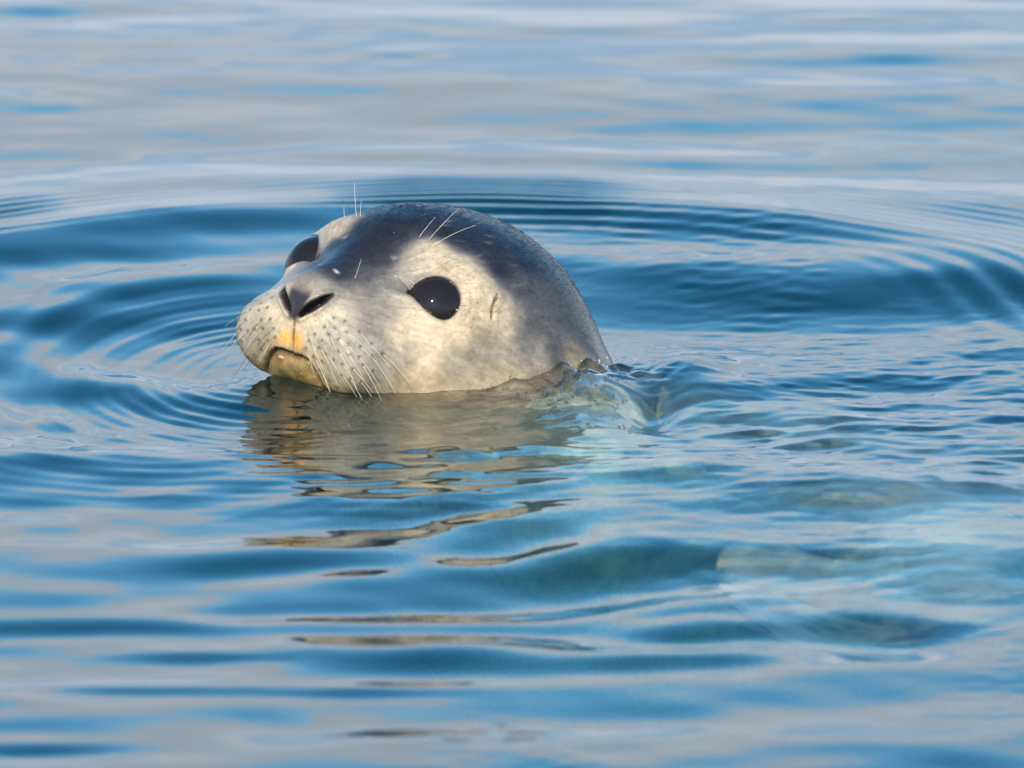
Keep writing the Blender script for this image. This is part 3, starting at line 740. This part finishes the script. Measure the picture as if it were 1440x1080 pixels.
nw = N(t, 'ShaderNodeTexNoise'); nw.inputs['Scale'].default_value = 90; nw.inputs['Detail'].default_value = 3; t.links.new(mpw.outputs[0], nw.inputs['Vector'])
bw = N(t, 'ShaderNodeBump'); bw.inputs['Strength'].default_value = 0.12; bw.inputs['Distance'].default_value = 0.0008
t.links.new(nw.outputs['Fac'], bw.inputs['Height'])
for nd in (gl, rf, fr): t.links.new(bw.outputs[0], nd.inputs['Normal'])
t.links.new(m2.outputs[0], out.inputs['Surface'])
va = N(t, 'ShaderNodeVolumeAbsorption'); va.inputs['Color'].default_value = (0.48, 0.82, 0.82, 1); va.inputs['Density'].default_value = 5.0
t.links.new(va.outputs[0], out.inputs['Volume'])
ny, nx = GX.shape
i, j = np.meshgrid(np.arange(ny - 1), np.arange(nx - 1), indexing='ij')
wf = np.stack([i*nx+j, i*nx+j+1, (i+1)*nx+j+1, (i+1)*nx+j], -1).reshape(-1, 4)
water = mesh_obj("water", np.stack([GX, GY, Hh], -1).reshape(-1, 3), wf, wat)
water["kind"] = "structure"; water["label"] = "calm blue grey sea water with rings of ripples"

# drops and bubbles thrown up where the water runs off the neck
drop_mat, t = new_mat("splash_water")
out = N(t, 'ShaderNodeOutputMaterial'); b = N(t, 'ShaderNodeBsdfPrincipled'); b.inputs['Transmission Weight'].default_value = 1.0
b.inputs['Roughness'].default_value = 0.02; b.inputs['IOR'].default_value = 1.333; t.links.new(b.outputs[0], out.inputs[0])
dv, df = [], []; dr = random.Random(21)
def drop(x, y, z, r, sq):
    k0 = len(dv)
    for i in range(7):
        ph = i / 6 * math.pi
        for j in range(12):
            q = 2 * math.pi * j / 12
            dv.append((x + r * math.sin(ph) * math.cos(q), y + r * math.sin(ph) * math.sin(q), z + r * sq * math.cos(ph)))
    for i in range(6):
        for j in range(12):
            df.append((k0 + i*12 + j, k0 + (i+1)*12 + j, k0 + (i+1)*12 + (j+1) % 12, k0 + i*12 + (j+1) % 12))
for cx, cy, sx, sy, n_ in ((800, 575, 38, 12, 110), (710, 556, 16, 6, 24), (870, 590, 26, 10, 26), (850, 550, 22, 8, 40), (480, 560, 40, 6, 30)):
    for _ in range(n_):
        p = on_water(cx + dr.gauss(0, sx), cy + dr.gauss(0, sy))
        z = Hh[np.abs(gy - p[1]).argmin(), np.abs(gx - p[0]).argmin()]
        r = 0.00045 + 0.0010 * dr.random() ** 3
        drop(p[0], p[1], z + r * 0.15, r, 0.8)
drops = mesh_obj("splash_droplets", np.array(dv), np.array(df), drop_mat)
drops["kind"] = "stuff"; drops["label"] = "small clear droplets and bubbles on the water beside the seal's neck"

upwell_mat, t = new_mat("upwelling_teal")  # added teal sheet in place of light scattered back by deep water
out = N(t, 'ShaderNodeOutputMaterial'); b = N(t, 'ShaderNodeBsdfDiffuse')
nb_ = N(t, 'ShaderNodeTexNoise'); nb_.inputs['Scale'].default_value = 0.8; tcb = N(t, 'ShaderNodeTexCoord'); t.links.new(tcb.outputs['Object'], nb_.inputs['Vector'])
crb = N(t, 'ShaderNodeValToRGB'); crb.color_ramp.elements[0].color = (.05, .36, .30, 1); crb.color_ramp.elements[1].color = (.06, .44, .38, 1)
t.links.new(nb_.outputs['Fac'], crb.inputs[0]); t.links.new(crb.outputs[0], b.inputs['Color']); t.links.new(b.outputs[0], out.inputs[0])
bx = np.array([-2600, -5, -1, 1, 5, 2600.0]); BX, BY = np.meshgrid(bx, bx)
i, j = np.meshgrid(np.arange(5), np.arange(5), indexing='ij')
bf = np.stack([i*6+j, i*6+j+1, (i+1)*6+j+1, (i+1)*6+j], -1).reshape(-1, 4)
upwelling_sheet = mesh_obj("upwelling_sheet", np.stack([BX, BY, np.full_like(BX, -0.62)], -1).reshape(-1, 3), bf, upwell_mat, smooth=False)
upwelling_sheet["kind"] = "structure"; upwelling_sheet["label"] = "unseen green sheet under the surface, added for the glow of deep water"
